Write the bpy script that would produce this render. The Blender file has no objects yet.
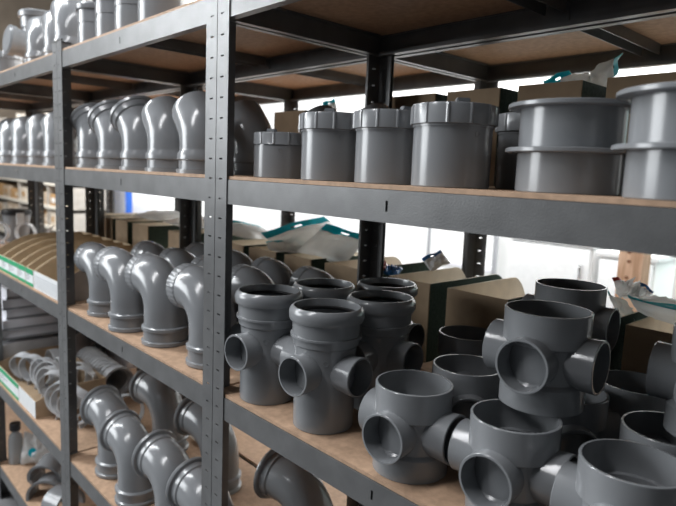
import bpy, bmesh, math, random
from mathutils import Vector, Matrix, noise
random.seed(7)
PI = math.pi
H = 1.48                                   # eye level above the floor
SC = bpy.context.scene
COL = SC.collection

# ------------------------------------------------------------------ camera
def make_camera():
    ya, pi_, ro = 0.74918, 0.13233, 0.04089
    F = Vector((-math.cos(ya)*math.cos(pi_), math.sin(ya)*math.cos(pi_), -math.sin(pi_)))
    R = F.cross(Vector((0, 0, 1))).normalized(); U = R.cross(F)
    R2 = R*math.cos(ro)+U*math.sin(ro); U2 = -R*math.sin(ro)+U*math.cos(ro)
    cd = bpy.data.cameras.new('camera'); c = bpy.data.objects.new('camera', cd); COL.objects.link(c)
    m = Matrix((R2, U2, -F)).transposed().to_4x4(); m.translation = Vector((0, -0.6118, H))
    c.matrix_world = m
    cd.sensor_width = 36; cd.lens = 594.99/676*36; cd.clip_start = .02
    cd.dof.use_dof = True; cd.dof.focus_distance = .98; cd.dof.aperture_fstop = 5.0
    SC.camera = c
make_camera()

# ------------------------------------------------------------------ world, lights, exposure
SC.view_settings.view_transform = 'Standard'; SC.view_settings.look = 'None'
SC.view_settings.gamma = 1; SC.view_settings.use_curve_mapping = False
SC.view_settings.exposure = 0.10
w = bpy.data.worlds.new('world'); SC.world = w; w.use_nodes = True
w.node_tree.nodes['Background'].inputs[0].default_value = (.86, .93, 1, 1)
w.node_tree.nodes['Background'].inputs[1].default_value = .065

def area(name, loc, target, sx, sy, power, col=(1, 1, 1)):
    l = bpy.data.lights.new(name, 'AREA'); l.shape = 'RECTANGLE'; l.size = sx; l.size_y = sy
    l.energy = power; l.color = col
    o = bpy.data.objects.new(name, l); COL.objects.link(o); o.location = loc
    o.rotation_euler = (Vector(target)-Vector(loc)).to_track_quat('-Z', 'Y').to_euler()
    return o
# rooflights over the aisle at the far (left) end, showroom lamps behind the racks
area('roof_tube_far', (-3.5, -1.0, 3.2), (-2.4, .1, .9), .16, 2.6, 74, (.95, .98, 1))
area('roof_tube_mid', (-1.2, -1.05, 3.3), (-1.1, .1, .9), .18, 2.2, 40, (.98, .98, 1))
area('added_front_fill', (-4.8, -3.4, 2.3), (-1.9, .1, 1.1), 2.4, 1.8, 135, (.94, .975, 1))  # added broad fill from the aisle side, brightens the upright beam faces
area('showroom_light', (-2.2, 2.2, 3.6), (-2.2, 3.0, 1.0), 5.0, 1.0, 260, (1, .99, .97))
area('showroom_lamps', (-1.6, 3.0, 2.9), (-1.5, .7, 1.1), 3.6, .5, 75, (1, .98, .95))
area('showroom_light_far', (-8.2, 1.9, 3.6), (-9.6, 3.2, .8), 5.0, 1.0, 560, (1, .99, .97))

# ------------------------------------------------------------------ materials
def mat(name, col, rough=.5, metal=0., spec=.5, noise_amt=0., nscale=30, bump=0., bscale=200, col2=None, coat=0., trans=0., alpha=1.):
    m = bpy.data.materials.new(name); m.use_nodes = True
    nt = m.node_tree; b = nt.nodes['Principled BSDF']
    b.inputs['Base Color'].default_value = (*col, 1); b.inputs['Roughness'].default_value = rough
    b.inputs['Metallic'].default_value = metal; b.inputs['Specular IOR Level'].default_value = spec
    b.inputs['Coat Weight'].default_value = coat; b.inputs['Transmission Weight'].default_value = trans
    b.inputs['Alpha'].default_value = alpha
    tc = nt.nodes.new('ShaderNodeTexCoord')
    if noise_amt or col2:
        n = nt.nodes.new('ShaderNodeTexNoise'); n.inputs['Scale'].default_value = nscale; n.inputs['Detail'].default_value = 5
        nt.links.new(tc.outputs['Object'], n.inputs['Vector'])
        mx = nt.nodes.new('ShaderNodeMix'); mx.data_type = 'RGBA'
        c2 = col2 or tuple(c*(1-noise_amt) for c in col)
        mx.inputs[6].default_value = (*col, 1); mx.inputs[7].default_value = (*c2, 1)
        cr = nt.nodes.new('ShaderNodeMapRange'); cr.inputs[1].default_value = .35; cr.inputs[2].default_value = .65
        nt.links.new(n.outputs['Fac'], cr.inputs[0]); nt.links.new(cr.outputs[0], mx.inputs[0])
        nt.links.new(mx.outputs[2], b.inputs['Base Color'])
    if bump:
        n2 = nt.nodes.new('ShaderNodeTexNoise'); n2.inputs['Scale'].default_value = bscale; n2.inputs['Detail'].default_value = 3
        bp = nt.nodes.new('ShaderNodeBump'); bp.inputs['Strength'].default_value = bump; bp.inputs['Distance'].default_value = .002
        nt.links.new(tc.outputs['Object'], n2.inputs['Vector']); nt.links.new(n2.outputs['Fac'], bp.inputs['Height'])
        nt.links.new(bp.outputs[0], b.inputs['Normal'])
    return m
PVC = mat('grey_upvc', (.245, .256, .268), .20, spec=.6, noise_amt=.08, nscale=14, bump=.02, bscale=30)
PVCL = mat('pale_grey_upvc', (.56, .575, .595), .3, spec=.5, noise_amt=.1, nscale=20)
RUB = mat('black_rubber', (.012, .012, .013), .5)
STEEL = mat('painted_steel', (.150, .153, .155), .36, metal=.25, spec=.5, noise_amt=.22, nscale=18, bump=.12, bscale=420)
BLACKP = mat('black_plastic', (.02, .02, .022), .4)
BOARD = mat('hardboard', (.50, .335, .225), .62, spec=.3, noise_amt=.22, nscale=70, bump=.08, bscale=300)
EDGE = mat('hardboard_edge', (.50, .31, .19), .8, noise_amt=.2, nscale=90)
CARD = mat('brown_cardboard', (.42, .31, .205), .8, spec=.2, noise_amt=.15, nscale=25)
CARDL = mat('pale_cardboard', (.66, .59, .49), .8, spec=.2, noise_amt=.12, nscale=20)
CARDF = mat('tan_cardboard', (.54, .42, .28), .8, spec=.2, noise_amt=.15, nscale=25)
GREENP = mat('dark_green_print', (.012, .035, .02), .7, col2=(.045, .075, .05), nscale=160)
GREEN = mat('green_print', (.01, .33, .14), .5)
WHITE = mat('white_card', (.75, .77, .78), .5, noise_amt=.06, nscale=30)
INK = mat('grey_ink', (.30, .31, .33), .6)
DINK = mat('dark_ink', (.09, .09, .10), .6)
RINK = mat('red_ink', (.5, .06, .05), .6)
TEAL = mat('teal_card', (.01, .46, .55), .35, noise_amt=.15, nscale=12, coat=.4)
BAG = mat('clear_polythene', (.80, .82, .83), .2, spec=.7, col2=(.55, .58, .60), nscale=22, bump=.5, bscale=40, alpha=.75)
REDB = mat('red_print_film', (.55, .05, .04), .3, coat=.5)
BLUEB = mat('blue_print_film', (.02, .16, .45), .3, coat=.5)
for m_ in (BAG, TEAL):                       # thin film lets light through
    nt = m_.node_tree; b = nt.nodes['Principled BSDF']; out = nt.nodes['Material Output']
    tr = nt.nodes.new('ShaderNodeBsdfTranslucent'); mx = nt.nodes.new('ShaderNodeMixShader'); mx.inputs[0].default_value = .55
    tr.inputs[0].default_value = (.85, .86, .86, 1) if m_ is BAG else (.02, .55, .65, 1)
    nt.links.new(b.outputs[0], mx.inputs[1]); nt.links.new(tr.outputs[0], mx.inputs[2]); nt.links.new(mx.outputs[0], out.inputs[0])
CHROME = mat('zinc_steel', (.75, .75, .76), .18, metal=1.)
WALLW = mat('white_wall', (.86, .87, .87), .8, noise_amt=.03, nscale=2)
BEIGEW = mat('beige_wall', (.40, .33, .26), .85, noise_amt=.3, nscale=1.5)
PINE = None
def pine():
    m = mat('pine_timber', (.80, .50, .33), .6, noise_amt=.1)
    nt = m.node_tree; b = nt.nodes['Principled BSDF']; tc = nt.nodes['Texture Coordinate']
    mp = nt.nodes.new('ShaderNodeMapping'); mp.inputs['Scale'].default_value = (9, 9, .7)
    wv = nt.nodes.new('ShaderNodeTexNoise'); wv.inputs['Scale'].default_value = 6; wv.inputs['Distortion'].default_value = .6
    cr = nt.nodes.new('ShaderNodeValToRGB'); cr.color_ramp.elements[0].color = (.62, .36, .22, 1); cr.color_ramp.elements[1].color = (.86, .58, .40, 1)
    cr.color_ramp.elements[0].position = .35; cr.color_ramp.elements[1].position = .6
    nt.links.new(tc.outputs['Object'], mp.inputs[0]); nt.links.new(mp.outputs[0], wv.inputs[0])
    nt.links.new(wv.outputs['Fac'], cr.inputs[0]); nt.links.new(cr.outputs[0], b.inputs['Base Color'])
    return m
PINE = pine()
KNOT = mat('timber_knot', (.30, .12, .06), .6)
FLOORM = mat('concrete_floor', (.20, .20, .205), .55, noise_amt=.25, nscale=3, bump=.05)
BLUE = mat('blue_racking_paint', (.01, .09, .42), .4)
GLASSY = mat('pale_green_glass', (.62, .80, .78), .15, coat=.5)
LGREY = mat('light_grey_board', (.82, .82, .87), .55, noise_amt=.1, nscale=8)
DSEAM = mat('seam_shadow_line', (.12, .12, .14), .8)
CREAM = mat('cream_enamel', (.70, .66, .58), .5)
BEIGE1 = mat('beige_carton', (.48, .38, .28), .8, noise_amt=.2, nscale=9)
BEIGE2 = mat('grey_beige_carton', (.38, .35, .31), .8, noise_amt=.2, nscale=9)
BEIGE3 = mat('ochre_carton', (.45, .27, .12), .8, noise_amt=.2, nscale=9)

# ------------------------------------------------------------------ helpers
def link(o, parent=None):
    COL.objects.link(o)
    if parent is not None: o.parent = parent
    return o
def obj(name, bm, m, parent=None, smooth=True, ang=32):
    bmesh.ops.recalc_face_normals(bm, faces=bm.faces)
    if smooth:
        a = math.radians(ang)
        for f in bm.faces: f.smooth = True
        for e in bm.edges:
            if len(e.link_faces) == 2 and e.calc_face_angle(0) > a: e.smooth = False
    me = bpy.data.meshes.new(name); bm.to_mesh(me); bm.free()
    for k in (m if isinstance(m, (list, tuple)) else [m]): me.materials.append(k)
    return link(bpy.data.objects.new(name, me), parent)
def tag(o, label, cat, group=None, kind=None):
    o['label'] = label; o['category'] = cat
    if group: o['group'] = group
    if kind: o['kind'] = kind
    return o
def thing(name, label, cat, loc=(0, 0, 0), rz=0, group=None):
    o = bpy.data.objects.new(name, None); o.empty_display_size = .05; link(o)
    o.location = loc; o.rotation_euler = (0, 0, rz)
    return tag(o, label, cat, group)
def copy_tree(o, parent=None):
    c = o.copy(); COL.objects.link(c)
    if parent is not None: c.parent = parent
    for ch in [k for k in COL.objects if k.parent == o]: copy_tree(ch, c)
    return c
FIRST = {}
def put(key, maker, loc, rz, label, group, scale=1., tilt=None):
    """first of a kind is the maker's own object, the rest are copies"""
    if key not in FIRST: o = FIRST[key] = maker()
    else: o = copy_tree(FIRST[key])
    o.location = loc; o.rotation_euler = (tilt[0], tilt[1], rz) if tilt else (0, 0, rz)
    o.scale = (scale,)*3; o['label'] = label; o['group'] = group
    return o
def box(bm, x0, x1, y0, y1, z0, z1, mi=0, mtx=None):
    vs = [bm.verts.new(v) for v in ((x0,y0,z0),(x1,y0,z0),(x1,y1,z0),(x0,y1,z0),(x0,y0,z1),(x1,y0,z1),(x1,y1,z1),(x0,y1,z1))]
    if mtx is not None:
        for v in vs: v.co = mtx @ v.co
    for q in ((0,3,2,1),(4,5,6,7),(0,1,5,4),(1,2,6,5),(2,3,7,6),(3,0,4,7)):
        f = bm.faces.new([vs[i] for i in q]); f.material_index = mi
    return vs
def box_obj(name, dims, m, parent=None, bevel=0.):
    bm = bmesh.new(); box(bm, *dims)
    if bevel: bmesh.ops.bevel(bm, geom=bm.edges[:], offset=bevel, segments=2, affect='EDGES', profile=.6)
    return obj(name, bm, m, parent)
def rings(bm, loops, closed=False, mi=0):
    """skin a list of equally long vertex loops"""
    V = [[bm.verts.new(p) for p in l] for l in loops]
    n = len(V[0]); m = len(V)
    for i in range(m if closed else m-1):
        a, b = V[i], V[(i+1) % m]
        for j in range(n):
            f = bm.faces.new((a[j], a[(j+1) % n], b[(j+1) % n], b[j])); f.material_index = mi
    return V
def shell(bm, path, outer, inner, n=56, mod=None):
    """closed pipe wall: outer [(s,r)] forward, inner [(s,r)] back; path(s)->(centre,u,v)"""
    L = []
    for k, (s, r) in enumerate(list(outer)+list(reversed(inner))):
        c, u, v = path(s)
        L.append([c+(u*math.cos(2*PI*j/n)+v*math.sin(2*PI*j/n))*(r+(mod(2*PI*j/n, k) if mod else 0)) for j in range(n)])
    rings(bm, L, closed=True)
def straight(o=Vector((0, 0, 0)), d=Vector((0, 0, 1))):
    d = Vector(d).normalized(); u = d.orthogonal().normalized()
    if abs(d.z) > .99: u = Vector((1, 0, 0))
    v = d.cross(u)
    return lambda s: (Vector(o)+d*s, u, v)
def lathe(name, m, parent, outer, inner, path=None, n=56, mod=None):
    bm = bmesh.new(); shell(bm, path or straight(), outer, inner, n, mod)
    return obj(name, bm, m, parent)
def bendpath(L1, R, ang, L2):
    """up for L1, arc toward +X, then straight"""
    La = R*ang
    def p(s):
        if s <= L1: return Vector((0, 0, s)), Vector((1, 0, 0)), Vector((0, 1, 0))
        t = min((s-L1)/R, ang)
        c = Vector((R*(1-math.cos(t)), 0, L1+R*math.sin(t)))
        d = Vector((math.sin(t), 0, math.cos(t))); u = Vector((math.cos(t), 0, -math.sin(t)))
        if s > L1+La: c = c+d*(s-L1-La)
        return c, u, Vector((0, 1, 0))
    return p, L1+La+L2
def tube(bm, pts, r, n=8, cap=True):
    pts = [Vector(p) for p in pts]; L = []
    up = Vector((0, 0, 1))
    for i, p in enumerate(pts):
        d = (pts[min(i+1, len(pts)-1)]-pts[max(i-1, 0)]).normalized()
        u = d.cross(up) if abs(d.dot(up)) < .95 else d.cross(Vector((1, 0, 0)))
        u.normalize(); v = d.cross(u)
        L.append([p+(u*math.cos(2*PI*j/n)+v*math.sin(2*PI*j/n))*r for j in range(n)])
    V = rings(bm, L)
    if cap: bm.faces.new(V[0][::-1]); bm.faces.new(V[-1])

# ------------------------------------------------------------------ setting
def struct(o): o['kind'] = 'structure'; return o
struct(box_obj('floor', (-19, 3.5, -4.5, 6.0, -.06, 0), FLOORM))
struct(box_obj('wall_back', (-12.5, 3.4, 3.3, 3.42, 0, 4.2), WALLW))
struct(box_obj('wall_left', (-16.2, -16.0, -6.5, 6.0, 0, 8.0), BEIGEW))
struct(box_obj('wall_back_left', (-16.0, -12.5, 4.4, 4.52, 0, 4.2), BEIGEW))
def partition():
    # pale glazed showroom screen right of the timber post
    t = thing('glazed_screen', 'pale green glazed screen right of the timber post', 'screen', (-1.02, 2.62, 0))
    box_obj('pane', (.06, 1.15, -.006, .006, .10, 2.3), GLASSY, t)
    for x in (0.02, 1.15): box_obj('stile', (x, x+.04, -.02, .02, 0, 2.4), WALLW, t, .003)
    for z in (0.05, 2.3): box_obj('rail', (.06, 1.15, -.02, .02, z, z+.05), WALLW, t, .003)
partition()
def post():
    t = thing('timber_post', 'knotty pine post standing in the bright showroom', 'post', (-.975, 2.05, 0))
    box_obj('shaft', (-.066, .036, -.045, .045, .02, 1.76), PINE, t, .004)
    bm = bmesh.new()
    for (x, z) in ((-.02, 1.16), (-.023, 1.09), (-.022, 1.20), (-.018, 1.02), (.0, .8), (-.03, 1.45)):
        L = [[Vector((x+r*math.cos(a), -.0462+(.0 if r else 0), z+.8*r*math.sin(a))) for a in [2*PI*j/12 for j in range(12)]] for r in (.009, .001)]
        rings(bm, L)
    obj('knot', bm, KNOT, t)
    box_obj('foot_plate', (-.086, .056, -.065, .065, 0, .02), STEEL, t, .002)
post()
def showroom_unit(loc, w_, d_, h_, label, doors):
    t = thing('white_cabinet', label, 'cabinet', loc, 0, 'white showroom cabinets')
    box_obj('carcass', (0, w_, 0, d_, .08, h_), WALLW, t, .004)
    box_obj('plinth', (.02, w_-.02, .03, d_-.02, 0, .08), INK, t)
    box_obj('worktop', (-.015, w_+.015, -.02, d_, h_, h_+.03), WHITE, t, .004)
    for i in range(doors):
        x0 = w_*i/doors+.008; x1 = w_*(i+1)/doors-.008
        dr = box_obj('door', (x0, x1, -.02, -.001, .10, h_-.015), WHITE, t, .003)
        box_obj('handle', (x1-.05, x1-.035, -.045, -.02, h_-.25, h_-.10), CHROME, dr, .002)
showroom_unit((-2.0, 2.75, 0), .52, .4, 1.12, 'white showroom cabinet directly left of the timber post', 1)
showroom_unit((-1.44, 2.75, 0), .30, .4, 1.08, 'narrow white showroom cabinet half hidden behind the timber post', 1)
def shower_panel():
    t = thing('shower_door', 'pale framed shower door leaning against the showroom wall', 'shower door', (-2.95, 3.1, 0))
    box_obj('pane', (.03, .60, -.004, .004, .10, 1.95), WALLW, t)
    for x in (0, .60): box_obj('stile', (x, x+.03, -.012, .012, .06, 1.98), INK, t, .002)
    box_obj('rail', (.03, .60, -.012, .012, .82, .86), LGREY, t, .002)
    box_obj('rail', (.03, .60, -.012, .012, 1.95, 1.98), LGREY, t, .002)
    box_obj('tray', (-.05, .70, -.35, .05, 0, .06), WHITE, t, .008)
shower_panel()

# ------------------------------------------------------------------ racks
XM = -1.0147; B = .9
SURF = [-1.3237+H, -.9400+H, -.4434+H, -.0128+H, .3284+H]   # board tops
Z0, Z1, Z2, Z3, Z4 = SURF
HTOP = .352+H
def upright_mesh(sx, sy):
    """L angle with a column of keyhole slots in both flanges; sx,sy = direction of flanges"""
    bm = bmesh.new(); W = .039; pitch = .038
    n = int(HTOP/pitch)
    for ax in (0, 1):
        def P(a, z): return Vector((sx*a, 0, z)) if ax == 0 else Vector((0, sy*a, z))
        cols = [0, .012, .023, W] if ax == 0 else [0, .016, .024, W]
        zs = [0.]
        for i in range(n): zs += [i*pitch+.016, i*pitch+.0190]
        zs.append(HTOP)
        g = [[bm.verts.new(P(a, z)) for z in zs] for a in cols]
        for i in range(3):
            for j in range(len(zs)-1):
                if i == 1 and j % 2 == 1: continue
                bm.faces.new((g[i][j], g[i+1][j], g[i+1][j+1], g[i][j+1]))
    bmesh.ops.remove_doubles(bm, verts=bm.verts, dist=1e-5)
    bmesh.ops.recalc_face_normals(bm, faces=bm.faces)
    # thickness
    r = bmesh.ops.solidify(bm, geom=bm.faces[:], thickness=.0018)
    me = bpy.data.meshes.new('upright'); bmesh.ops.recalc_face_normals(bm, faces=bm.faces); bm.to_mesh(me); bm.free(); me.materials.append(STEEL)
    return me
UP = {(sx, sy): upright_mesh(sx, sy) for sx in (1, -1) for sy in (1, -1)}
def beam_bm(L, sgn):
    """front beam: face, top lip, bottom lip turned in; keyhole at mid"""
    bm = bmesh.new(); t = .0016; h = .0465
    x0, x1 = .004, L-.004
    s = sgn
    def bx(xa, xb, ya, yb, za, zb): box(bm, xa, xb, min(s*ya, s*yb), max(s*ya, s*yb), za, zb)
    xm = L/2; hw, hh = .0022, .0075; zc = -h/2
    bx(x0, xm-hw, .0022, .0038, -h, -.0005); bx(xm+hw, x1, .0022, .0038, -h, -.0005)
    bx(xm-hw, xm+hw, .0022, .0038, zc+hh, -.0005); bx(xm-hw, xm+hw, .0022, .0038, -h, zc-hh)
    bx(xm-.02, xm+.02, .0052, .0062, -h+.003, -.004)  # added plate behind the keyhole, stops bright background showing through so it reads dark
    bx(x0, x1, .0038, .020, -h, -h+t)
    bx(x0, x1, .0185, .020, -h+t, -h+.008)
    bx(x0, x1, .0038, .012, -.0021, -.0005)
    return bm
def make_unit():
    D = .44
    t = thing('shelving_unit', '', 'shelving')
    ups = [(0.0, 0, 1, 1), (B-.002, 0, -1, 1), (0.0, D, 1, -1), (B-.002, D, -1, -1)]
    for (x, y, sx, sy) in ups:
        o = link(bpy.data.objects.new('upright', UP[(sx, sy)]), t); o.location = (x, y, 0)
        bm = bmesh.new(); q = [(x+sx*-.001, x+sx*.041), (y+sy*-.001, y+sy*.041)]
        xa, xb = sorted(q[0]); ya, yb = sorted(q[1])
        if sy > 0: box(bm, xa, xb, y-.001, y+.004, HTOP, HTOP+.004); box(bm, xa if sx>0 else xb-.005, xa+.005 if sx>0 else xb, y+.004, y+.041, HTOP, HTOP+.004)
        else: box(bm, xa, xb, y-.004, y+.001, HTOP, HTOP+.004); box(bm, xa if sx>0 else xb-.005, xa+.005 if sx>0 else xb, y-.041, y-.004, HTOP, HTOP+.004)
        obj('upright_cap', bm, BLACKP, t)
        bm = bmesh.new(); box(bm, xa, xb, ya, yb, 0, .004); obj('foot', bm, BLACKP, t)
    first = None
    for zi, z in enumerate(SURF):
        zz = z-.0062
        for yy, s in ((0, 1), (D, -1)):
            o = obj('shelf_beam', beam_bm(B-.002, s), STEEL, t, smooth=False); o.location = (0, yy, zz)
        for x in (.0035, B-.0055-.016):
            bm = bmesh.new(); box(bm, 0, .016, .021, D-.021, -.0025, -.0005)
            if x < .1: box(bm, 0, .0016, .021, D-.021, -.045, -.0025); box(bm, .0016, .014, .021, D-.021, -.045, -.0434)
            else: box(bm, .0144, .016, .021, D-.021, -.045, -.0025); box(bm, .002, .0144, .021, D-.021, -.045, -.0434)
            o = obj('side_beam', bm, STEEL, t, smooth=False); o.location = (x, 0, zz)
        bm = bmesh.new(); box(bm, B/2-.02, B/2+.02, .0215, D-.0215, -.0022, -.0006)
        for q in (-.02, .0185): box(bm, B/2+q, B/2+q+.0015, .0215, D-.0215, -.024, -.0022)
        o = obj('centre_support', bm, STEEL, t, smooth=False); o.location = (0, 0, zz)
        bm = bmesh.new(); box(bm, .004, B-.006, .0045, D-.0045, 0, .0060)
        o = obj('shelf_board', bm, [BOARD], t, smooth=False); o.location = (0, 0, zz+.0001)
    return t
names_front = ['grey steel shelving bay nearest the camera holding branch fittings and capped pipe ends',
               'grey steel shelving bay left of the doubled front post, full of pipe elbows',
               'grey steel shelving bay with white and green labelled bins on its shelf',
               'farthest left grey steel shelving bay stacked with flat pale packages']
names_rear = ['rear grey steel shelving bay behind the branch fittings, holding open cardboard bins',
              'rear grey steel shelving bay behind the pipe elbows with bagged goods on its bins',
              'rear grey steel shelving bay behind the green labelled bins',
              'farthest left rear grey steel shelving bay carrying a large pale carton']
for k in range(4):
    put('unit', make_unit, (XM-k*B+.001, 0, 0), 0, names_front[k], 'shelving bays of the front row')
for k in range(4):
    put('unit', make_unit, (XM-k*B+.001, .4475, 0), 0, names_rear[k], 'shelving bays of the rear row')

# ------------------------------------------------------------------ pipe fittings
R0 = .055
def split_shell(prefix, m, parent, path, outer, rin, cuts, names, n=56):
    """cuts: s values at which the wall is split into separate meshes"""
    for (a, b), nm in zip(zip(cuts[:-1], cuts[1:]), names):
        seg = [(s, r) for s, r in outer if a-1e-6 <= s <= b+1e-6]
        ss = sorted(set(s for s, r in seg))
        inn = [(s, rin) for s in ss]
        lathe(nm, m, parent, seg, inn, path, n)
def bend_outer(L1, La, L2, r, base, end, k=18):
    pr = list(base)
    tot = L1+La+L2
    s0 = base[-1][0]
    s1 = tot-end[0][0]
    for i in range(1, k): pr.append((s0+(s1-s0)*i/k, r))
    pr += [(tot-s, rr) for s, rr in end]
    return pr
def ring_bead(s, r, h=.004, w_=.006):
    return [(s-w_*.5, r), (s-w_*.3, r+h*.75), (s, r+h), (s+w_*.3, r+h*.75), (s+w_*.5, r)]
def make_bell_elbow():
    """45 degree bend, stands on its socket flange, bell mouth at the top"""
    t = thing('pipe_elbow', '', 'pipe fitting')
    p, tot = bendpath(.064, .062, math.radians(46), .058); r = R0
    base = [(0, r+.007), (.009, r+.007), (.0095, r+.0015), (.028, r+.0015), (.0281, r+.0015), (.031, r+.005), (.042, r+.005), (.050, r)]
    end = [(.030, r), (.027, r+.004), (.020, r+.006), (.014, r+.008), (.012, r+.011), (.004, r+.0125), (0, r+.009)]
    o = bend_outer(.064, .062*math.radians(46), .058, r, base, end)
    split_shell('', PVC, t, p, o, r-.004, (0, .0281, tot-.030, tot), ('base_socket', 'bend_body', 'bell_mouth'))
    return t
def make_plain_elbow():
    t = thing('pipe_elbow', '', 'pipe fitting')
    p, tot = bendpath(.064, .062, math.radians(46), .054); r = R0
    base = [(0, r+.007), (.009, r+.007), (.0095, r+.0015), (.028, r+.0015), (.0281, r+.0015), (.031, r+.005), (.042, r+.005), (.050, r)]
    end = [(.018, r), (.004, r), (0, r-.0015)]
    o = bend_outer(.064, .062*math.radians(46), .054, r, base, end)
    split_shell('', PVC, t, p, o, r-.004, (0, .0281, tot-.018, tot), ('base_socket', 'bend_body', 'spigot_end'))
    return t
def make_quarter_elbow(r=.052, L1=.083, Rr=.076):
    """90 degree bend on a beaded socket, ribbed spigot end"""
    t = thing('pipe_elbow', '', 'pipe fitting')
    an = math.radians(90); p, tot = bendpath(L1, Rr, an, .040)
    base = [(0, r+.003), (.002, r+.0065), (.010, r+.0065), (.012, r+.002), (.034, r+.002), (.0341, r+.002), (.037, r+.006), (.044, r+.006), (.047, r+.001), (.056, r)]
    end = [(.037, r), (.004, r), (0, r-.002)]
    o = bend_outer(L1, Rr*an, .040, r, base, end)
    split_shell('', PVC, t, p, o, r-.004, (0, .0341, tot-.037), ('base_socket', 'bend_body'))
    lathe('ribbed_spigot', PVC, t, [(tot-.037, r), (tot-.035, r+.001), (tot-.006, r+.001), (tot-.004, r), (tot, r-.002)],
          [(tot-.037, r-.004), (tot, r-.004)], p, n=120, mod=lambda a, k: .0008 if (k in (1, 2) and int(a*120/(2*PI)+.5) % 4 < 2) else 0)
    return t
def make_long_elbow():
    """90 degree bend with a large bell rim"""
    t = thing('pipe_elbow', '', 'pipe fitting')
    an = math.radians(86); Rr = .095; p, tot = bendpath(.088, Rr, an, .055); r = R0
    base = [(0, r+.004), (.003, r+.009), (.011, r+.009), (.014, r+.003), (.034, r+.003), (.0341, r+.003), (.037, r+.008), (.043, r+.008), (.047, r+.001), (.055, r)]
    end = [(.034, r), (.030, r+.003), (.014, r+.0035), (.012, r+.0105), (.007, r+.013), (.003, r+.012), (0, r+.008)]
    o = bend_outer(.088, Rr*an, .055, r, base, end, 22)
    split_shell('', PVC, t, p, o, r-.004, (0, .0341, tot-.034, tot), ('base_socket', 'bend_body', 'bell_mouth'))
    return t
def make_bell_bend():
    """90 degree bend with a bell rim, shorter"""
    t = thing('pipe_elbow', '', 'pipe fitting')
    an = math.radians(86); Rr = .080; p, tot = bendpath(.094, Rr, an, .040); r = R0
    base = [(0, r+.004), (.003, r+.009), (.011, r+.009), (.014, r+.003), (.034, r+.003), (.0341, r+.003), (.037, r+.008), (.043, r+.008), (.047, r+.001), (.055, r)]
    end = [(.034, r), (.030, r+.003), (.014, r+.0035), (.012, r+.0105), (.007, r+.013), (.003, r+.012), (0, r+.008)]
    o = bend_outer(.094, Rr*an, .040, r, base, end, 22)
    split_shell('', PVC, t, p, o, r-.004, (0, .0341, tot-.034, tot), ('base_socket', 'bend_body', 'bell_mouth'))
    return t
def side_socket(t, z, phi, ext, rs, r0=.040, nm='side_socket'):
    d = Vector((math.cos(phi), math.sin(phi), 0))
    lathe(nm, PVC, t, [(r0, rs-.002), (ext-.030, rs-.001), (ext-.001, rs), (ext, rs-.0008)], [(r0, rs-.004), (ext-.028, rs-.0055), (ext-.001, rs-.0032), (ext, rs-.0035)],
          straight((0, 0, z), d), n=40)
def small_dots(t, z_list, phi_list, r):
    bm = bmesh.new()
    for z in z_list:
        for ph in phi_list:
            d = Vector((math.cos(ph), math.sin(ph), 0)); p = straight(d*(r-.0008)+Vector((0, 0, z)), d)
            shell(bm, p, [(0, .0052), (.0016, .0050)], [(0, .0036), (.0013, .0036)], n=16)
    return obj('moulding_mark', bm, PVC, t)
SOCK = (0, PI/2, -PI/2)       # the photo's boss directions, turned with the fitting
def make_short_branch(Ht=.1345, zb=.068):
    """short boss connector: wide socket top and bottom, three side sockets"""
    t = thing('boss_connector', '', 'pipe fitting'); r = .0530; R = .0588; z1 = Ht-.0455
    lathe('base_socket', PVC, t, [(0, R-.002), (.0005, R-.001), (.034, R-.001), (.037, R-.003)], [(0, R-.005), (.030, R-.005), (.037, r-.006)])
    lathe('body', PVC, t, [(.037, R-.003), (.040, r), (.058, r), (z1-.0015, r), (z1, R-.002)], [(.037, r-.006), (z1, r-.006)])
    lathe('top_socket', PVC, t, [(z1, R-.002), (z1+.002, R), (Ht-.0008, R), (Ht, R-.0006)], [(z1, r-.006), (z1+.0055, r-.006), (z1+.0057, R-.0045), (Ht-.001, R-.0030), (Ht, R-.0034)])
    for a in (0, -PI/2, PI): side_socket(t, zb, a, .0772, .0370, .034)
    small_dots(t, (zb+.011, zb-.014), (PI/4-.1,), r)
    return t
def make_tall_branch():
    t = thing('branch_connector', '', 'pipe fitting'); r = R0-.001; Ht = .2145
    lathe('body', PVC, t, [(0, r-.001), (.001, r), (.075, r), (.105, r), (.135, r), (.146, r+.001), (.150, r+.0045)], [(0, r-.004), (.150, r-.004)])
    lathe('top_socket', PVC, t, [(.150, r+.0045), (.162, r+.0055), (.1625, r+.009), (.166, r+.009), (.1665, r+.0055), (.190, r+.006)], [(.150, r-.004), (.190, r+.002)])
    lathe('socket_collar', PVC, t, [(.190, r+.006), (.1905, r+.0105), (.194, r+.0125), (.206, r+.0125), (.2115, r+.010), (Ht, r+.007)],
          [(.190, r+.002), (.203, r+.002), (Ht, r+.004)])
    lathe('rubber_seal', RUB, t, [(.196, r+.0022), (.2015, r+.0022)], [(.196, r-.003), (.200, r-.004), (.2015, r-.002)])
    for a in (0, -PI/2, PI): side_socket(t, .104, a, .0815, .0345)
    small_dots(t, (.125,), (-PI/2+.75,), r)
    return t
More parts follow.
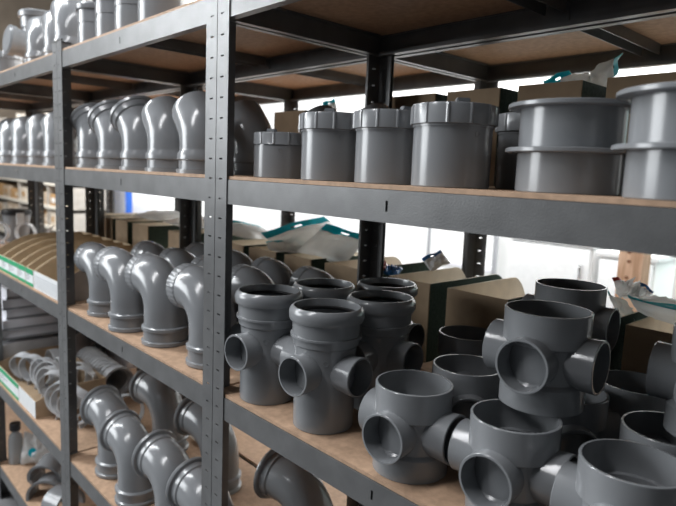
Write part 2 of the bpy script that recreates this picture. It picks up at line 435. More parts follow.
def make_capped(hh, tall):
    t = thing('capped_pipe_end', '', 'pipe fitting'); r = R0 if tall else R0+.001; rl = .0615 if tall else .0585; lid = .030 if tall else .026
    lathe('body', PVC, t, [(0, r-.001), (.0015, r), (.008, r), (hh-lid-.003, r), (hh-lid-.003, r+(.002 if tall else -.002)), (hh-lid, r+(.002 if tall else -.002))], [(0, r-.004), (hh-lid, r-.004)])
    nn = 192; per = 16
    def md(a, k):
        if k not in (1, 2, 3): return 0
        return .0016 if (int(a*nn/(2*PI)+.5) % per) < 2 else 0
    bm = bmesh.new(); z0 = hh-lid
    prof = [(z0, r+.0015), (z0+.001, rl-.0016), (hh-.0055, rl-.0016), (hh-.0025, rl-.0028), (hh-.0015, rl-.006), (hh-.0015, .036), (hh-.004, .034), (hh-.004, .010), (hh-.004, .001)]
    L = [[Vector(((rr+md(2*PI*j/nn, k))*math.cos(2*PI*j/nn), (rr+md(2*PI*j/nn, k))*math.sin(2*PI*j/nn), z)) for j in range(nn)] for k, (z, rr) in enumerate(prof)]
    V = rings(bm, L); bm.faces.new(V[-1]); bm.faces.new(V[0][::-1])
    lo = obj('screw_lid', bm, PVC, t)
    for a in (.7, -1.2, 2.6):
        bm = bmesh.new(); box(bm, .040, .052, -.009, .009, hh-.002, hh+.004, mtx=Matrix.Rotation(a, 4, 'Z'))
        bmesh.ops.bevel(bm, geom=bm.edges[:], offset=.0012, segments=2, affect='EDGES')
        obj('grip_lug', bm, PVC, lo)
    bm = bmesh.new(); shell(bm, straight(Vector((.7*r, -.714*r, hh-lid-.012))*.996, (.7, -.714, 0)), [(0, .0040), (.001, .0038)], [(0, .0026), (.0008, .0026)], n=16)
    obj('moulding_mark', bm, PVC, t)
    return t
def make_flanged():
    t = thing('flanged_collar', '', 'pipe fitting'); r = .0635; hh = .0545; R = .0790
    lathe('body', PVC, t, [(0, r-.001), (.001, r), (hh-.0060, r)], [(0, r-.004), (hh-.0060, r-.004)], n=64)
    lathe('flange', PVC, t, [(hh-.0060, r-.0005), (hh-.0058, R-.002), (hh-.005, R), (hh-.001, R), (hh, R-.001)], [(hh-.0060, r-.004), (hh-.0001, r-.0038), (hh, r-.003)], n=72)
    return t
def make_coupler():
    t = thing('pipe_coupler', '', 'pipe fitting'); r = R0; hh = .125
    lathe('lower_socket', PVC, t, [(0, r+.001), (.001, r+.002), (.056, r+.002)], [(0, r-.003), (.056, r-.003)])
    lathe('centre_band', PVC, t, [(.056, r+.002), (.0565, r+.0005), (.068, r+.0005), (.0685, r+.002)], [(.056, r-.003), (.0685, r-.003)])
    lathe('upper_socket', PVC, t, [(.0685, r+.002), (.104, r+.002), (.105, r+.007), (.109, r+.0085), (.118, r+.0085), (hh, r+.003)], [(.0685, r-.003), (hh, r)])
    return t
def make_swept_tee():
    t = thing('pipe_tee', '', 'pipe fitting'); r = R0
    lathe('body', PVC, t, [(0, r-.001), (.001, r), (.08, r), (.15, r), (.165, r), (.170, r+.004)], [(0, r-.004), (.170, r-.004)])
    lathe('top_socket', PVC, t, [(.170, r+.004), (.205, r+.005), (.2055, r+.011), (.222, r+.012), (.228, r+.006)], [(.170, r-.004), (.228, r+.002)])
    d = Vector((0, -1, .12))
    lathe('side_branch', PVC, t, [(.035, .046), (.085, .046), (.0855, .052), (.104, .052), (.106, .050)], [(.035, .042), (.106, .046)], straight((0, 0, .105), d))
    lathe('branch_plug', PVC, t, [(.098, .0457), (.1075, .0457), (.109, .044), (.109, .002)], [(.098, .002), (.109, .001)], straight((0, 0, .105), d))
    return t

D_ = math.radians
# shelf 4 (top), row along the front edge
put('tee', make_swept_tee, (-2.615, .16, Z4), D_(2), 'grey pipe tee with a plugged side branch on the top shelf', 'fittings on the top shelf', 1.1)
put('capped', lambda: make_capped(.1150, True), (-2.80, .09, Z4), D_(0), 'grey screw capped pipe end at the far left end of the top shelf', 'capped pipe ends', .96)
put('plain_elbow', make_plain_elbow, (-2.335, .09, Z4), D_(165), 'grey pipe elbow on the top shelf, beside the plugged tee', 'elbows on the top shelf')
put('plain_elbow', make_plain_elbow, (-2.175, .10, Z4), D_(170), 'middle of the three grey elbows on the top shelf', 'elbows on the top shelf')
put('plain_elbow', make_plain_elbow, (-2.02, .09, Z4), D_(172), 'grey pipe elbow on the top shelf, directly above the left black-capped post', 'elbows on the top shelf', 1.1)
for x, s, l in ((-1.800, .97, 'first grey pipe coupler right of the elbows on the top shelf'), (-1.665, 1.0, 'second grey pipe coupler right of the elbows on the top shelf'),
                (-1.535, 1.0, 'third grey pipe coupler right of the elbows on the top shelf'), (-1.395, 1.02, 'grey pipe coupler on the top shelf nearest to the doubled post')):
    put('coupler', make_coupler, (x, .08, Z4), 0, l, 'couplers on the top shelf', s)
for x, y in ((-2.30, .26), (-1.95, .27), (-1.72, .25)):
    put('coupler', make_coupler, (x, y, Z4), .4, {-2.30: 'grey coupler in the back row of the top shelf, behind the elbows at left', -1.95: 'grey coupler in the back row of the top shelf, above the left post', -1.72: 'grey coupler in the back row of the top shelf, behind the front couplers'}[x], 'couplers on the top shelf')

# shelf 3: bell elbows, plain elbows
E3 = [(-1.829, 'bell'), (-1.672, 'bell'), (-1.512, 'bell'), (-1.362, 'plain'), (-1.203, 'plain')]
lab3 = ['grey bell mouthed elbow beside the left post, shelf under the top one', 'middle of the three bell mouthed elbows in the upper elbow row',
        'bell mouthed elbow touching the first plain elbow in the upper row', 'grey plain ended elbow next to the bell mouthed ones, upper row',
        'grey plain ended elbow partly hidden by the doubled post, upper row']
for (x, k), l in zip(E3, lab3):
    put(k+'_elbow', make_bell_elbow if k == 'bell' else make_plain_elbow, (x, .085, Z3), D_(170 if x < -1.8 else 178 if k == 'bell' else 172), l, 'elbows on the upper middle shelf', 1.0)
for x, l in ((-2.72, 'leftmost elbow visible on the upper middle shelf, at the picture edge'), (-2.53, 'second elbow from the picture edge on the upper middle shelf'),
             (-2.33, 'third elbow from the picture edge on the upper middle shelf'), (-2.15, 'elbow just left of the left post on the upper middle shelf')):
    put('plain_elbow', make_plain_elbow, (x, .085, Z3), D_(172), l, 'elbows on the upper middle shelf', 1.0)
for x, y, a, l in ((-1.235, .235, 176, 'shaded elbow seen right behind the doubled post, above the bins'), (-1.02, .30, 178, 'shaded elbow behind the lowest screw capped pipe end'),
                (-.88, .33, 175, 'shaded elbow behind the gap between the left two tall capped pipe ends'), (-1.95, .30, 175, 'shaded elbow in the back row behind the left post, upper row')):
    put('plain_elbow', make_plain_elbow, (x, y, Z3), D_(a), l, 'elbows on the upper middle shelf', 1.0 if x < -1.1 else .9)
# capped pipe ends
put('capped_low', lambda: make_capped(.0925, False), (-.925, .09, Z3), .1, 'shortest screw capped pipe end, beside the doubled post', 'capped pipe ends', .93)
for x, y, rz, s, l in ((-.772, .085, .3, .99, 'first tall screw capped pipe end, right of the shortest one'), (-.648, .093, .9, .98, 'second tall screw capped pipe end, before the rear post'),
                    (-.5215, .085, .5, 1.0, 'nearest and largest screw capped pipe end'), (-.478, .235, .2, 1.0, 'shaded screw capped pipe end behind the nearest one')):
    put('capped', None, (x, y, Z3), rz, l, 'capped pipe ends', s)
for x, yy, n_, nm in ((-.364, .12, 2, 'left'), (-.206, .07, 2, 'right')):
    for i in range(n_):
        put('flanged', make_flanged, (x, yy, Z3+i*.0547), .2*i, ('upper' if i else 'lower')+' flanged grey collar of the '+nm+' stack on the upper middle shelf', 'flanged collars')
put('flanged', make_flanged, (-.33, .30, Z3), .2, 'shaded flanged grey collar in the back row behind the left stack', 'flanged collars')

# shelf 2: quarter elbows
for x, y, a, l in ((-1.745, .072, 183, 'smallest and farthest elbow of the front row on the lower middle shelf'), (-1.550, .060, 183, 'second elbow of the front row on the lower middle shelf')):
    put('slim_elbow', lambda: make_quarter_elbow(.0475, .080, .076), (x, y, Z2), D_(a), l, 'elbows on the lower middle shelf', 1.0 if x < -1.6 else 1.04)
for x, y, a, l in ((-1.375, .078, 183, 'third elbow of the front row, nearest fully visible one on the lower middle shelf'), (-1.165, .088, 183, 'elbow cut by the doubled post on the lower middle shelf')):
    put('quarter_elbow', make_quarter_elbow, (x, y, Z2), D_(a), l, 'elbows on the lower middle shelf', 1.02)
for x, y, l in ((-1.72, .235, 'shaded elbow behind the farthest one, lower middle shelf'), (-1.535, .235, 'shaded elbow in the second row behind the third front elbow'),
             (-1.35, .235, 'shaded elbow in the second row just left of the doubled post'), (-1.62, .365, 'farthest back shaded elbow seen near the rear post, lower middle shelf'),
             (-1.435, .365, 'shaded elbow in the third row left of the doubled post'), (-1.25, .365, 'shaded elbow in the third row seen right of the doubled post'),
             (-1.065, .365, 'rearmost shaded elbow domed behind the tall branch fittings'), (-1.165, .235, 'shaded elbow in the second row seen right of the doubled post')):
    put('quarter_elbow', make_quarter_elbow, (x, y, Z2), D_(182), l, 'elbows on the lower middle shelf', .96)
# tall branch connectors
for x, y, l in ((-.922, .068, 'left tall branch connector in front, beside the doubled post'), (-.757, .072, 'front tall branch connector with its open socket facing right'),
             (-.762, .215, 'shaded tall branch connector behind the front right one'), (-.857, .335, 'rearmost tall branch connector below the rear post'),
             (-.918, .207, 'shaded tall branch connector behind the left front one')):
    put('tall_branch', make_tall_branch, (x, y, Z2), D_(-84 if 'left front one' in l else 6), l, 'tall branch connectors')
# short boss connectors
for x, y, z, a, l in ((-.553, .072, 0, 6, 'short boss connector right of the tall ones, standing on the board'),
                   (-.388, .084, 0, 6, 'short boss connector underneath the stacked one, front row'),
                   (-.2325, .0755, 0, 6, 'nearest short boss connector at the bottom right corner'),
                   (-.5545, .2134, 0, 130, 'short boss connector in the second row behind the leftmost short one'),
                   (-.679, .390, 0, 100, 'dark short boss connector at the back, right of the tall ones'),
                   (-.392, .236, 0, 130, 'short boss connector behind the front pair, partly under the stacked one'),
                   (-.239, .211, 0, 130, 'short boss connector behind the nearest one at the right edge'),
                   (-.340, .365, 0, 60, 'dark short boss connector at the back beside the blue bags'),
                   (-.472, .393, 0, 130, 'dark short boss connector at the back carrying another one'),
                   (-.393, .158, .1348, 6, 'short boss connector stacked on top of the front ones'),
                   (-.472, .385, .1348, 6, 'shaded short boss connector stacked at the back, before the cabinet'),
                   (-.196, .235, .1348, 6, 'shaded short boss connector stacked at the right picture edge')):
    put('short_branch', make_short_branch, (x, y, Z2+z), D_(a), l, 'short boss connectors')

# shelf 1: long elbows
for x, y, a, s, l in ((-1.725, .092, 183, 1.0, 'farthest bell rimmed elbow of the front row on the lower shelf'), (-1.535, .072, 183, .95, 'second bell rimmed elbow of the front row on the lower shelf'),
                (-1.315, .080, 183, 1.0, 'third bell rimmed elbow of the front row on the lower shelf'), (-1.130, .080, 183, .98, 'bell rimmed elbow behind the foot of the doubled post')):
    put('bell_bend', make_bell_bend, (x, y, Z1), D_(a), l, 'elbows on the lower shelf', s)
for x, y, a, l in ((-1.76, .285, 186, 'farthest shaded bell rimmed elbow of the back row on the lower shelf'), (-1.44, .285, 186, 'shaded bell rimmed elbow of the back row by the doubled post'),
                (-1.00, .275, 190, 'dark bell rimmed elbow alone right of the doubled post')):
    put('long_elbow', make_long_elbow, (x, y, Z1), D_(a), l, 'elbows on the lower shelf', 1.0)

# ------------------------------------------------------------------ cardboard picking bins
def bin_mesh_parts(t, w_, d_, hb, hf, back, outside, inside, label=None, flat=.45):
    """local: front lip at y=0, back panel at y=d_"""
    th = .0035
    box_obj('base_panel', (th, w_-th, th, d_-th, 0, th), inside, t)
    box_obj('back_panel', (0, w_, d_-th, d_, 0, hb), back, t)
    box_obj('front_lip', (0, w_, 0, th, 0, hf), outside, t)
    prof = [(th, 0), (d_-th, 0), (d_-th, hb)]
    for i in range(10):
        u = i/9; y = d_*(1-flat)*(1-u)+th
        prof.append((y, hf+(hb-hf)*(1-math.pow(u, 2.2))))
    for sx in (0, 1):
        bm = bmesh.new(); x0 = 0 if sx == 0 else w_-th; xs = (x0, x0+th)
        V = [[bm.verts.new((x, y, z)) for (y, z) in prof] for x in xs]
        for k in (0, 1):
            f = bm.faces.new(V[k]); f.material_index = 0 if (k == sx) else 1
        n = len(prof)
        for j in range(n):
            f = bm.faces.new((V[0][j], V[0][(j+1) % n], V[1][(j+1) % n], V[1][j])); f.material_index = 1
        obj('side_panel', bm, [outside, inside], t, smooth=False)
def front_label(t, x0, x1, hf, kind):
    if kind == 'green':
        o = box_obj('label', (x0, x1, -.0012, -.0002, .002, hf), WHITE, t)
        bm = bmesh.new(); box(bm, x0, x1, -.0020, -.0012, hf-.018, hf); box(bm, x0, x1, -.0020, -.0012, .002, .013); obj('green_band', bm, GREEN, o)
        bm = bmesh.new()
        for i, zz in enumerate((.36, .50, .62)):
            box(bm, x0+.008, x0+.008+(x1-x0)*(.35+.15*(i % 2)), -.0018, -.0012, hf*zz, hf*zz+.003)
        obj('print', bm, INK, o)
    else:
        o = box_obj('label', (x0, x1, -.0012, -.0002, .002, hf), WHITE, t)
        bm = bmesh.new()
        for i in range(6): box(bm, x0+.006, x1-.006, -.0018, -.0012, .010+i*(hf-.018)/6, .0115+i*(hf-.018)/6)
        obj('print', bm, INK, o)
# front: labelled bins on shelf 2, bay 3 (seen from their low front lips)
for i, (x0, x1) in enumerate(((-2.775, -2.655), (-2.648, -2.552), (-2.545, -2.430), (-2.422, -2.335), (-2.327, -2.240))):
    t = thing('cardboard_bin', ['green labelled cardboard bin at the left picture edge', 'second green labelled cardboard bin from the left', 'third green labelled cardboard bin from the left', 'fourth green labelled cardboard bin from the left', 'green labelled cardboard bin beside the plain white fronted one'][i], 'storage bin', (x0, .010, Z2), 0, 'green labelled cardboard bins')
    bin_mesh_parts(t, x1-x0, .36, .135, .062, CARDF, CARDF, CARDF, flat=.45)
    front_label(t, 0, x1-x0, .062, 'green')
t = thing('cardboard_bin', 'white fronted cardboard bin with printed lines beside the left post', 'storage bin', (-2.232, .010, Z2))
bin_mesh_parts(t, .275, .36, .135, .062, CARD, mat('grey_beige_card', (.60, .55, .50), .8, noise_amt=.1), CARDF, flat=.45); front_label(t, 0, .275, .062, 'text')
# rear rack bins: their brown backs face the camera, low fronts open to the showroom
def rear_bin(x0, w_, z, h_, label, grp, y0=.495, d_=.380):
    if x0 in (-2.882, -1.03): d_ = .345
    t = thing('cardboard_bin', label, 'storage bin', (x0+w_, y0+d_, z), PI, grp)
    bin_mesh_parts(t, w_, d_, h_, .07, CARD, GREENP, CARDL, flat=.74)
    return t
G2 = 'cardboard bins on the rear lower middle shelf'; G3 = 'cardboard bins on the rear upper shelf'
rb = [(-3.06, .135, 'rear cardboard bin left of the others, past the left post'), (-2.882, .137, 'rear brown cardboard bin seen right of the second rear post'), (-2.702, .125, 'narrow rear brown cardboard bin, second right of that rear post'), (-2.520, .150, 'rear brown cardboard bin with a broad green side in the left bay'),
      (-2.185, .145, 'rear cardboard bin just left of the middle rear post'), (-1.80, .145, 'rear cardboard bin carrying the left teal packet'), (-1.62, .145, 'rear cardboard bin between the two teal packets'),
      (-1.43, .125, 'rear cardboard bin below the large teal header bag'), (-1.243, .132, 'rear cardboard bin left of the near rear post'), (-1.000, .133, 'rear open cardboard bin right of the near rear post, red and blue packets in it'),
      (-.815, .156, 'rear open cardboard bin with a tall pale flap behind the tall connectors'), (-.600, .156, 'rear cardboard bin hidden behind the stacked connector'), (-.415, .150, 'rear cardboard bin under the blue bags at the right edge')]
for x0, w_, l in rb: rear_bin(x0, w_, Z2, .193, l, G2)
for x0, w_, l in ((-1.03, .145, 'rear cardboard bin left on the upper shelf behind the capped ends'), (-.850, .135, 'rear cardboard bin on the upper shelf above the nearest capped end'), (-.672, .133, 'rear cardboard bin on the upper shelf behind the left collar stack'), (-.492, .155, 'rear cardboard bin on the upper shelf behind the right collar stack')):
    rear_bin(x0, w_, Z3, .205, l, G3)

# ------------------------------------------------------------------ bags and packets
def bag(name, label, loc, rot, L, W, T, header, seed, group, body=BAG, head=TEAL, amp=.008):
    t = thing(name, label, 'bag', loc, 0, group); t.rotation_euler = rot
    bm = bmesh.new(); nu, nv = 18, 14
    top, bot = [], []
    for i in range(nu+1):
        for j in range(nv+1):
            u, v = i/nu, j/nv
            puff = (math.sin(PI*u)*math.sin(PI*v))**.45
            n1 = noise.noise(Vector((u*5+seed, v*5, seed*1.7)))*amp*puff*1.5
            n2 = abs(noise.noise(Vector((u*9, v*9+seed, 3.))))*amp*puff
            x = (u-.5)*L; y = (v-.5)*W*(1-.08*math.sin(u*9+seed))
            top.append(bm.verts.new((x, y, T*.5*puff+n1+n2+.0006))); bot.append(bm.verts.new((x, y, -T*.5*puff+n1*.5-.0006)))
    def id_(i, j): return i*(nv+1)+j
    for i in range(nu):
        for j in range(nv):
            bm.faces.new((top[id_(i, j)], top[id_(i+1, j)], top[id_(i+1, j+1)], top[id_(i, j+1)]))
            bm.faces.new((bot[id_(i, j)], bot[id_(i, j+1)], bot[id_(i+1, j+1)], bot[id_(i+1, j)]))
    for i in range(nu):
        for j in (0, nv): bm.faces.new((top[id_(i, j)], bot[id_(i, j)], bot[id_(i+1, j)], top[id_(i+1, j)]))
    for j in range(nv):
        for i in (0, nu): bm.faces.new((top[id_(i, j)], top[id_(i, j+1)], bot[id_(i, j+1)], bot[id_(i, j)]))
    obj('pouch', bm, body, t, ang=50)
    if header:
        bm = bmesh.new(); hw = header; cols = [-.5, -.42, -.25, -.09, -.03, .03, .09, .25, .42, .5]; rows = [0, hw*.38, hw*.62, hw]
        g = [[Vector((c*L, W*.5-.004+r, .004*math.sin(c*7+seed)*(r/hw))) for r in rows] for c in cols]
        vt = [[bm.verts.new(p+Vector((0, 0, .0008))) for p in q] for q in g]; vb = [[bm.verts.new(p-Vector((0, 0, .0008))) for p in q] for q in g]
        hole = {(3, 1), (4, 1), (5, 1)}
        for i in range(9):
            for j in range(3):
                if (i, j) in hole: continue
                bm.faces.new((vt[i][j], vt[i+1][j], vt[i+1][j+1], vt[i][j+1])); bm.faces.new((vb[i][j], vb[i][j+1], vb[i+1][j+1], vb[i+1][j]))
        for e in [e for e in bm.edges if e.is_boundary]: pass
        bmesh.ops.bridge_loops(bm, edges=[e for e in bm.edges if e.is_boundary]) if False else None
        obj('header_card', bm, head, t)
    return t
GB = 'bagged goods lying on the rear bins'
bag('fittings_bag', 'large clear bag with teal punched header lying across the rear bins', (-1.535, .675, Z2+.222), (D_(24), D_(-13), D_(78)), .25, .13, .04, .045, 1.3, GB)
bag('fittings_bag', 'clear bag with teal punched header touching the near rear post', (-1.335, .60, Z2+.222), (D_(34), D_(6), D_(6)), .19, .11, .04, .036, 4.1, GB)
bag('fittings_bag', 'teal headed clear bag seen right beside the doubled post', (-1.86, .66, Z2+.212), (D_(14), D_(8), D_(84)), .20, .14, .03, .06, 7.7, GB)
bag('fittings_bag', 'small teal cornered bag lying in front of the large header bag', (-1.50, .555, Z2+.203), (D_(8), D_(4), D_(60)), .12, .09, .02, .025, 2.2, GB)
bag('fittings_bag', 'blue and clear bag at the right edge on the rear lower middle shelf', (-.385, .62, Z2+.205), (D_(22), D_(-6), D_(188)), .13, .09, .04, .03, 9.1, GB)
bag('fittings_bag', 'clear bag with blue strip leaning between the pine post and stacked connector', (-.468, .61, Z2+.195), (D_(30), D_(40), D_(70)), .06, .05, .02, .022, 5.5, GB)
bag('fittings_bag', 'crumpled red and blue printed packet below the pine post', (-.487, .67, Z2+.226), (D_(40), D_(10), D_(60)), .045, .040, .028, .014, 3.3, GB, head=REDB, amp=.02)
bag('fittings_bag', 'small blue cornered wrapper beside the red printed packet', (-.463, .68, Z2+.222), (D_(50), D_(30), D_(10)), .035, .03, .02, .012, 8.3, GB, head=BLUEB, amp=.015)
bag('fittings_bag', 'small red printed packet inside the open bin by the near rear post', (-1.125, .60, Z2+.186), (D_(20), 0, D_(40)), .045, .04, .02, 0, 1.9, GB, body=REDB, amp=.012)
bag('fittings_bag', 'small blue printed packet inside the open bin by the near rear post', (-1.08, .60, Z2+.184), (D_(20), 0, D_(20)), .045, .04, .02, 0, 6.9, GB, body=BLUEB, amp=.012)
bag('fittings_bag', 'white packet with blue header standing behind the open bins', (-1.00, .69, Z2+.214), (D_(40), D_(-25), D_(60)), .06, .04, .015, .016, 2.9, GB, body=WHITE, head=BLUEB)
for x, y, z, rot, L, W, T, hd, sd, l in ((-.665, .66, Z3+.226, (D_(60), D_(-25), D_(40)), .06, .02, .015, .025, 1.1, 'small teal cornered packet poking up above the upper rear bins'),
        (-.618, .66, Z3+.222, (D_(30), 0, D_(50)), .08, .06, .04, 0, 5.2, 'crumpled clear wrapper on the upper rear bins'),
        (-.580, .66, Z3+.232, (D_(50), D_(-30), D_(-60)), .07, .06, .035, .028, 7.2, 'larger clear bag with teal header on the upper rear bins'),
        (-1.43, .66, Z3+.215, (D_(60), D_(-20), D_(40)), .04, .03, .02, .02, 3.7, 'tiny teal cornered packet above the tall capped pipe end')):
    bag('fittings_bag', l, (x, y, z), rot, L, W, T, hd, sd, GB)
rear_bin(-1.50, .145, Z3, .19, 'rear cardboard bin on the upper shelf behind the shaded elbows', G3)
# left bay: pale wrapped goods on the rear bins
bag('fittings_bag', 'clear wrapped bundle lying on the rear bins of the left bay', (-2.25, .68, Z2+.215), (D_(6), 0, D_(10)), .34, .16, .04, 0, 2.0, GB)
bag('fittings_bag', 'clear wrapped bundle with teal edge on the rear bins beside the second rear post', (-2.62, .68, Z2+.215), (D_(6), 0, D_(5)), .26, .16, .035, .03, 6.0, GB)

# ------------------------------------------------------------------ bay 3/4 small goods
# big open bin on shelf 1 with clips
t = thing('clip_bin', 'open cardboard bin of grey pipe clips with green and white front', 'storage bin', (-2.81, .012, Z1))
bin_mesh_parts(t, .545, .26, .105, .068, CARD, CARD, CARD, flat=.3); front_label(t, 0, .33, .068, 'green'); 
o = box_obj('plain_label', (.335, .545, -.0012, -.0002, .002, .066), WHITE, t)
def make_clip():
    """grey pipe bracket: open ring band with two bolt ears"""
    t = thing('pipe_clip', '', 'pipe clip'); bm = bmesh.new(); r = .054; wd = .036; th = .004; N = 36
    L = []
    for i in range(N+1):
        a = D_(-75)+D_(330)*i/N
        L.append([Vector((rr*math.cos(a), y, rr*math.sin(a)+r)) for rr, y in ((r, -wd/2), (r+th, -wd/2), (r+th, wd/2), (r, wd/2))])
    V = rings(bm, L); bm.faces.new(V[0][::-1]); bm.faces.new(V[-1])
    obj('ring_band', bm, PVCL, t)
    for a in (D_(-75), D_(-105)):
        bm = bmesh.new(); m = Matrix.Translation((0, 0, r)) @ Matrix.Rotation(-a, 4, 'Y')
        box(bm, r-.001, r+.022, -wd/2, wd/2, -.002, .002, mtx=m); obj('ear', bm, PVCL, t)
    bm = bmesh.new(); tube(bm, [(-.022, 0, -.012), (.022, 0, -.012)], .003, 8); obj('bolt', bm, CHROME, t)
    return t
clips = [(-2.70, .10, .020, 75, 14, 0), (-2.63, .11, .022, 70, 5, 0), (-2.56, .12, .022, 62, -8, 0), (-2.50, .12, .022, 72, -14, 0), (-2.44, .11, .020, 60, -5, 0),
         (-2.38, .12, .022, 80, 8, 0), (-2.66, .20, .022, 40, 0, 0), (-2.54, .21, .022, 30, 8, 0), (-2.42, .22, .022, 50, -12, 0), (-2.36, .21, .022, 85, 0, 0)]
cl = ['nearest the green front corner', 'second from the green front corner', 'third along the front', 'in the middle of the front', 'fourth along the front, leaning back',
      'next to the white front end', 'in the back left of the bin', 'in the back middle of the bin', 'in the back right of the bin', 'in the back corner near the post']
for (x, y, dz, a, tl, _), l in zip(clips, cl):
    put('clip', make_clip, (x, y, Z1+dz), D_(a-38), 'grey pipe clip in the open bin, '+l, 'pipe clips', 1.0, (D_(tl), 0))
loose = [(-2.215, .095, .020, 20, 0, 1.1, 'loose grey pipe clip standing at the bin end by the left post'), (-2.165, .10, .020, 18, 4, 1.1, 'second loose grey pipe clip in the row by the left post'), (-2.115, .11, .020, 16, 8, 1.1, 'third loose grey pipe clip, right behind the left post'),
         (-2.05, .19, .020, 40, 5, 1.0, 'loose grey pipe clip with bright bolt right of the left post'), (-1.97, .23, .020, 60, -8, 1.0, 'loose grey pipe clip behind the farthest bell elbow')]
for x, y, dz, a, tl, s, l in loose:
    put('clip', make_clip, (x, y, Z1+dz), D_(a+20), l, 'pipe clips', s, (D_(tl), 0))
def corrugated():
    t = thing('flexible_connector', 'ribbed grey flexible pipe connector lying behind the left post', 'pipe fitting', (-2.66, .345, Z1+.0625), 0)
    d = Vector((1, -.02, 0)); out = []; Lh = .34
    for i in range(12):
        s = i*Lh/12; out += [(s, .048), (s+.006, .060), (s+.017, .060), (s+.0235, .048)]
    lathe('ribbed_sleeve', PVCL, t, out, [(0, .045), (Lh-.005, .045)], straight((0, 0, 0), d), n=40)
    lathe('end_collar', PVCL, t, [(Lh-.004, .055), (Lh-.003, .062), (Lh+.02, .062), (Lh+.022, .058)], [(Lh-.004, .049), (Lh+.022, .054)], straight((0, 0, 0), d), n=40)
corrugated()
t = thing('batten', 'thin pale timber strip lying on the board behind the bell elbows', 'strip of wood', (-2.47, .425, Z1), D_(-3))
box_obj('strip', (0, .80, -.008, .008, 0, .012), CARDL, t, .0015)

# packages of bay 4, lower shelf
t = thing('wrapped_package', 'polythene wrapped package with dark print low on the far left shelf', 'package', (-3.55, .03, Z1), 0)
bm = bmesh.new(); vs = box(bm, 0, .70, 0, .40, 0, .135)
bmesh.ops.subdivide_edges(bm, edges=bm.edges[:], cuts=9, use_grid_fill=True)
for v in bm.verts: v.co += Vector((0, 0, 1))*noise.noise(v.co*9)*.012*(v.co.z/.135) + Vector((noise.noise(v.co*11+Vector((5, 0, 0)))*.006, 0, 0))
obj('wrapped_body', bm, mat('wrapped_grey', (.66, .66, .67), .3, noise_amt=.2, nscale=10, coat=.4), t, ang=60)
def print_blocks(name, dims, m, par):
    bm = bmesh.new()
    for d in dims: box(bm, *d)
    return obj(name, bm, m, par)
print_blocks('dark_print', [(.7065, .7085, .05+i*.014, .060+i*.014, .050, .066) for i in range(7)]+[(.7065, .7085, .19, .235, .03, .07)], DINK, t)
print_blocks('red_print', [(.7065, .7085, .055, .150, .030, .036)], RINK, t)
for i in range(5):
    z = Z1+.150+i*.046
    t = thing('flat_package', ['lowest', 'second lowest', 'middle', 'second highest', 'topmost'][i]+' flat pale grey package stacked on the wrapped package', 'package', (-3.56+.01*(i % 2), .03+.012*(i % 3), z), D_(.6*i), 'flat pale packages')
    box_obj('board_pack', (0, .70, 0, .40, .0, .0445), LGREY, t, .002)
    box_obj('end_cap', (.696, .7035, -.002, .402, -.0002, .008), INK, t)
# rear bay: packages continue behind
for j, (x, zz, l) in enumerate(((-3.35, Z1, 'large grey white carton on the rear lower shelf at the far left'), (-2.50, Z1, 'dark lidded crate on the rear lower shelf behind the ribbed connector'))):
    t = thing('carton', l, 'box', (x, .50, zz))
    m_ = [LGREY, mat('dark_crate', (.05, .052, .05), .5, noise_amt=.3)][j]
    box_obj('box_body', (0, [.75, .42][j], 0, .33, 0, [.33, .15][j]), m_, t, .004)
    box_obj('lid', (-.004, [.754, .424][j], -.004, .334, [.33, .15][j], [.345, .172][j]), m_, t, .004)
# tub with clips on the rear shelf of bay 4
def tub():
    t = thing('plastic_tub', 'dark grey round tub with a pale edged lid, farthest left beyond the bins', 'tub', (-3.60, .31, Z2), 0)
    lathe('tub_body', PVC, t, [(0, .052), (.004, .055), (.15, .070)], [(0, .003), (.004, .052), (.15, .066)], n=40)
    lathe('tub_rim', RUB, t, [(.15, .067), (.151, .076), (.168, .077), (.170, .073)], [(.15, .063), (.170, .063)], n=40)
    lathe('lid', BLACKP, t, [(.170, .073), (.176, .072), (.180, .05)], [(.170, .002), (.180, .001)], n=40)
    box_obj('handle_tab', (.066, .078, -.02, .02, .10, .165), WHITE, t, .003)
tub()
for x, y, l in ((-3.50, .20, 'grey pipe clip standing in front of the round tub, left'), (-3.40, .30, 'grey pipe clip standing in front of the round tub, middle'), (-3.22, .40, 'grey pipe clip standing by the far rear post')):
    put('clip', make_clip, (x, y, Z2+.020), D_(45), l, 'pipe clips', .9)
# bay 3, bottom shelf
def saddle(x, y, z, a, tl, s, label):
    def mk():
        t = thing('pipe_saddle', '', 'pipe fitting'); bm = bmesh.new(); r = .060; N = 24; wd = .085; L = []
        for i in range(N+1):
            a_ = D_(-12)+D_(204)*i/N
            L.append([Vector((rr*math.cos(a_), yy, rr*math.sin(a_))) for rr, yy in ((r, -wd/2), (r+.003, -wd/2), (r+.003, wd/2), (r, wd/2))])
        V = rings(bm, L); bm.faces.new(V[0][::-1]); bm.faces.new(V[-1]); obj('saddle_shell', bm, PVC, t)
        bm = bmesh.new(); L = []
        for i in range(N+1):
            a_ = D_(-12)+D_(204)*i/N
            L.append([Vector((rr*math.cos(a_), yy, rr*math.sin(a_))) for rr, yy in ((r+.003, -wd/2), (r+.010, -wd/2-.001), (r+.010, -wd/2+.004), (r+.003, -wd/2+.005))])
        V = rings(bm, L); bm.faces.new(V[0][::-1]); bm.faces.new(V[-1]); obj('edge_rib', bm, PVC, t)
        return t
    put('saddle', mk, (x, y, z), D_(a), label, 'pipe saddles', s, (D_(tl), 0))
saddle(-2.50, .135, Z0+.014, 40, 0, 1.05, 'half round grey pipe saddle at the back of the bottom shelf pile')
saddle(-2.44, .11, Z0+.070, 44, 14, 1.05, 'half round grey pipe saddle resting highest on the bottom shelf pile')
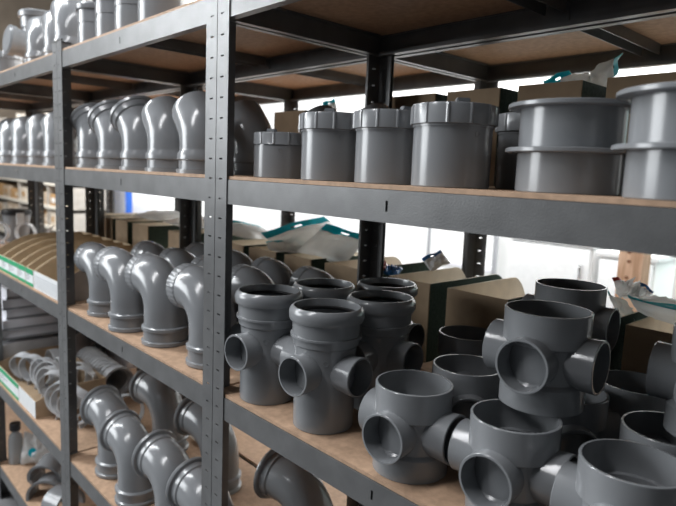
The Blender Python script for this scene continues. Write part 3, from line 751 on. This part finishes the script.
saddle(-2.39, .09, Z0+.014, 50, 0, 1.05, 'half round grey pipe saddle nearest the edge of the bottom shelf')
saddle(-2.27, .10, Z0+.014, 110, 0, 1.0, 'half round grey pipe saddle at the foot of the left post')
t = thing('bottle', 'translucent grey bottle with a black cap on the bottom shelf', 'bottle', (-2.765, .065, Z0))
lathe('bottle_body', mat('translucent_plastic', (.40, .42, .43), .25, trans=.3), t, [(0, .026), (.002, .030), (.10, .030), (.125, .026), (.140, .014), (.150, .014)], [(0, .002), (.150, .001)], n=32)
lathe('cap', BLACKP, t, [(.150, .020), (.152, .0225), (.180, .0225), (.183, .020)], [(.150, .002), (.183, .001)], n=32)
bag('parts_bag', 'crumpled clear bag with a teal label on the bottom shelf beside the bottle', (-2.685, .13, Z0+.075), (D_(74), 0, D_(48)), .13, .13, .06, 0, 4.4, 'small goods on the bottom shelf', amp=.02)
tb = bpy.data.objects.new('x', None)
bm = bmesh.new(); shell(bm, straight((0, -.010, .040), (0, 0, 1)), [(0, .019), (.0012, .019)], [(0, .001), (.0012, .0005)], n=20)
pb = [o for o in COL.objects if o.name.startswith('parts_bag')][0]; obj('teal_label', bm, TEAL, pb)
bpy.data.objects.remove(tb)

# ------------------------------------------------------------------ far warehouse
def far_rack():
    t = thing('far_rack', 'long blurred cream shelving across the next aisle at far left', 'shelving', (-14.9, 2.42, 0))
    for x in (0, 1.6, 3.2, 4.8, 5.9): box_obj('upright', (x, x+.06, 0, .5, 0, 2.3), BEIGE2, t)
    for z in (.15, .48, .80, 1.17, 1.55, 1.95): box_obj('shelf', (0, 5.96, -.01, .5, z-.05, z), CREAM, t)
far_rack()
wordsz = {.48: 'lowest filled', .80: 'second', 1.17: 'third', 1.55: 'top'}
for z in (.48, .80, 1.17, 1.55):
    for x0, x1 in ((-14.84, -13.3), (-13.24, -11.7), (-11.64, -10.1), (-10.04, -9.0)):
        x = x0+.03
        while x < x1-.2:
            wd = min(random.uniform(.25, .55), x1-.03-x); hh = random.uniform(.16, .25)
            t = thing('far_carton', 'blurred carton on the '+wordsz[z]+' shelf of the cream rack at far left', 'box', (x, 2.44, z), 0, 'cartons on the '+wordsz[z]+' shelf of the cream rack')
            box_obj('carton_body', (0, wd, 0, .36, 0, hh), random.choice([BEIGE1, BEIGE2, BEIGE3, CARDL, BEIGE1]), t, .004)
            box_obj('label', (wd*.2, wd*.6, -.003, 0, hh*.3, hh*.7), random.choice([WHITE, BEIGE3, CARDL]), t)
            x += wd+.03
t = thing('pallet_frame', 'blue racking frame before the white banner, seen between the left posts', 'racking', (-9.45, 3.0, 0))
for x in (0, .98): box_obj('upright', (x, x+.09, 0, .07, 0, 2.6), BLUE, t, .004)
for z in (.62, 1.10, 1.7): box_obj('crossbar', (.09, .98, .005, .06, z, z+.09), BLUE, t, .004)
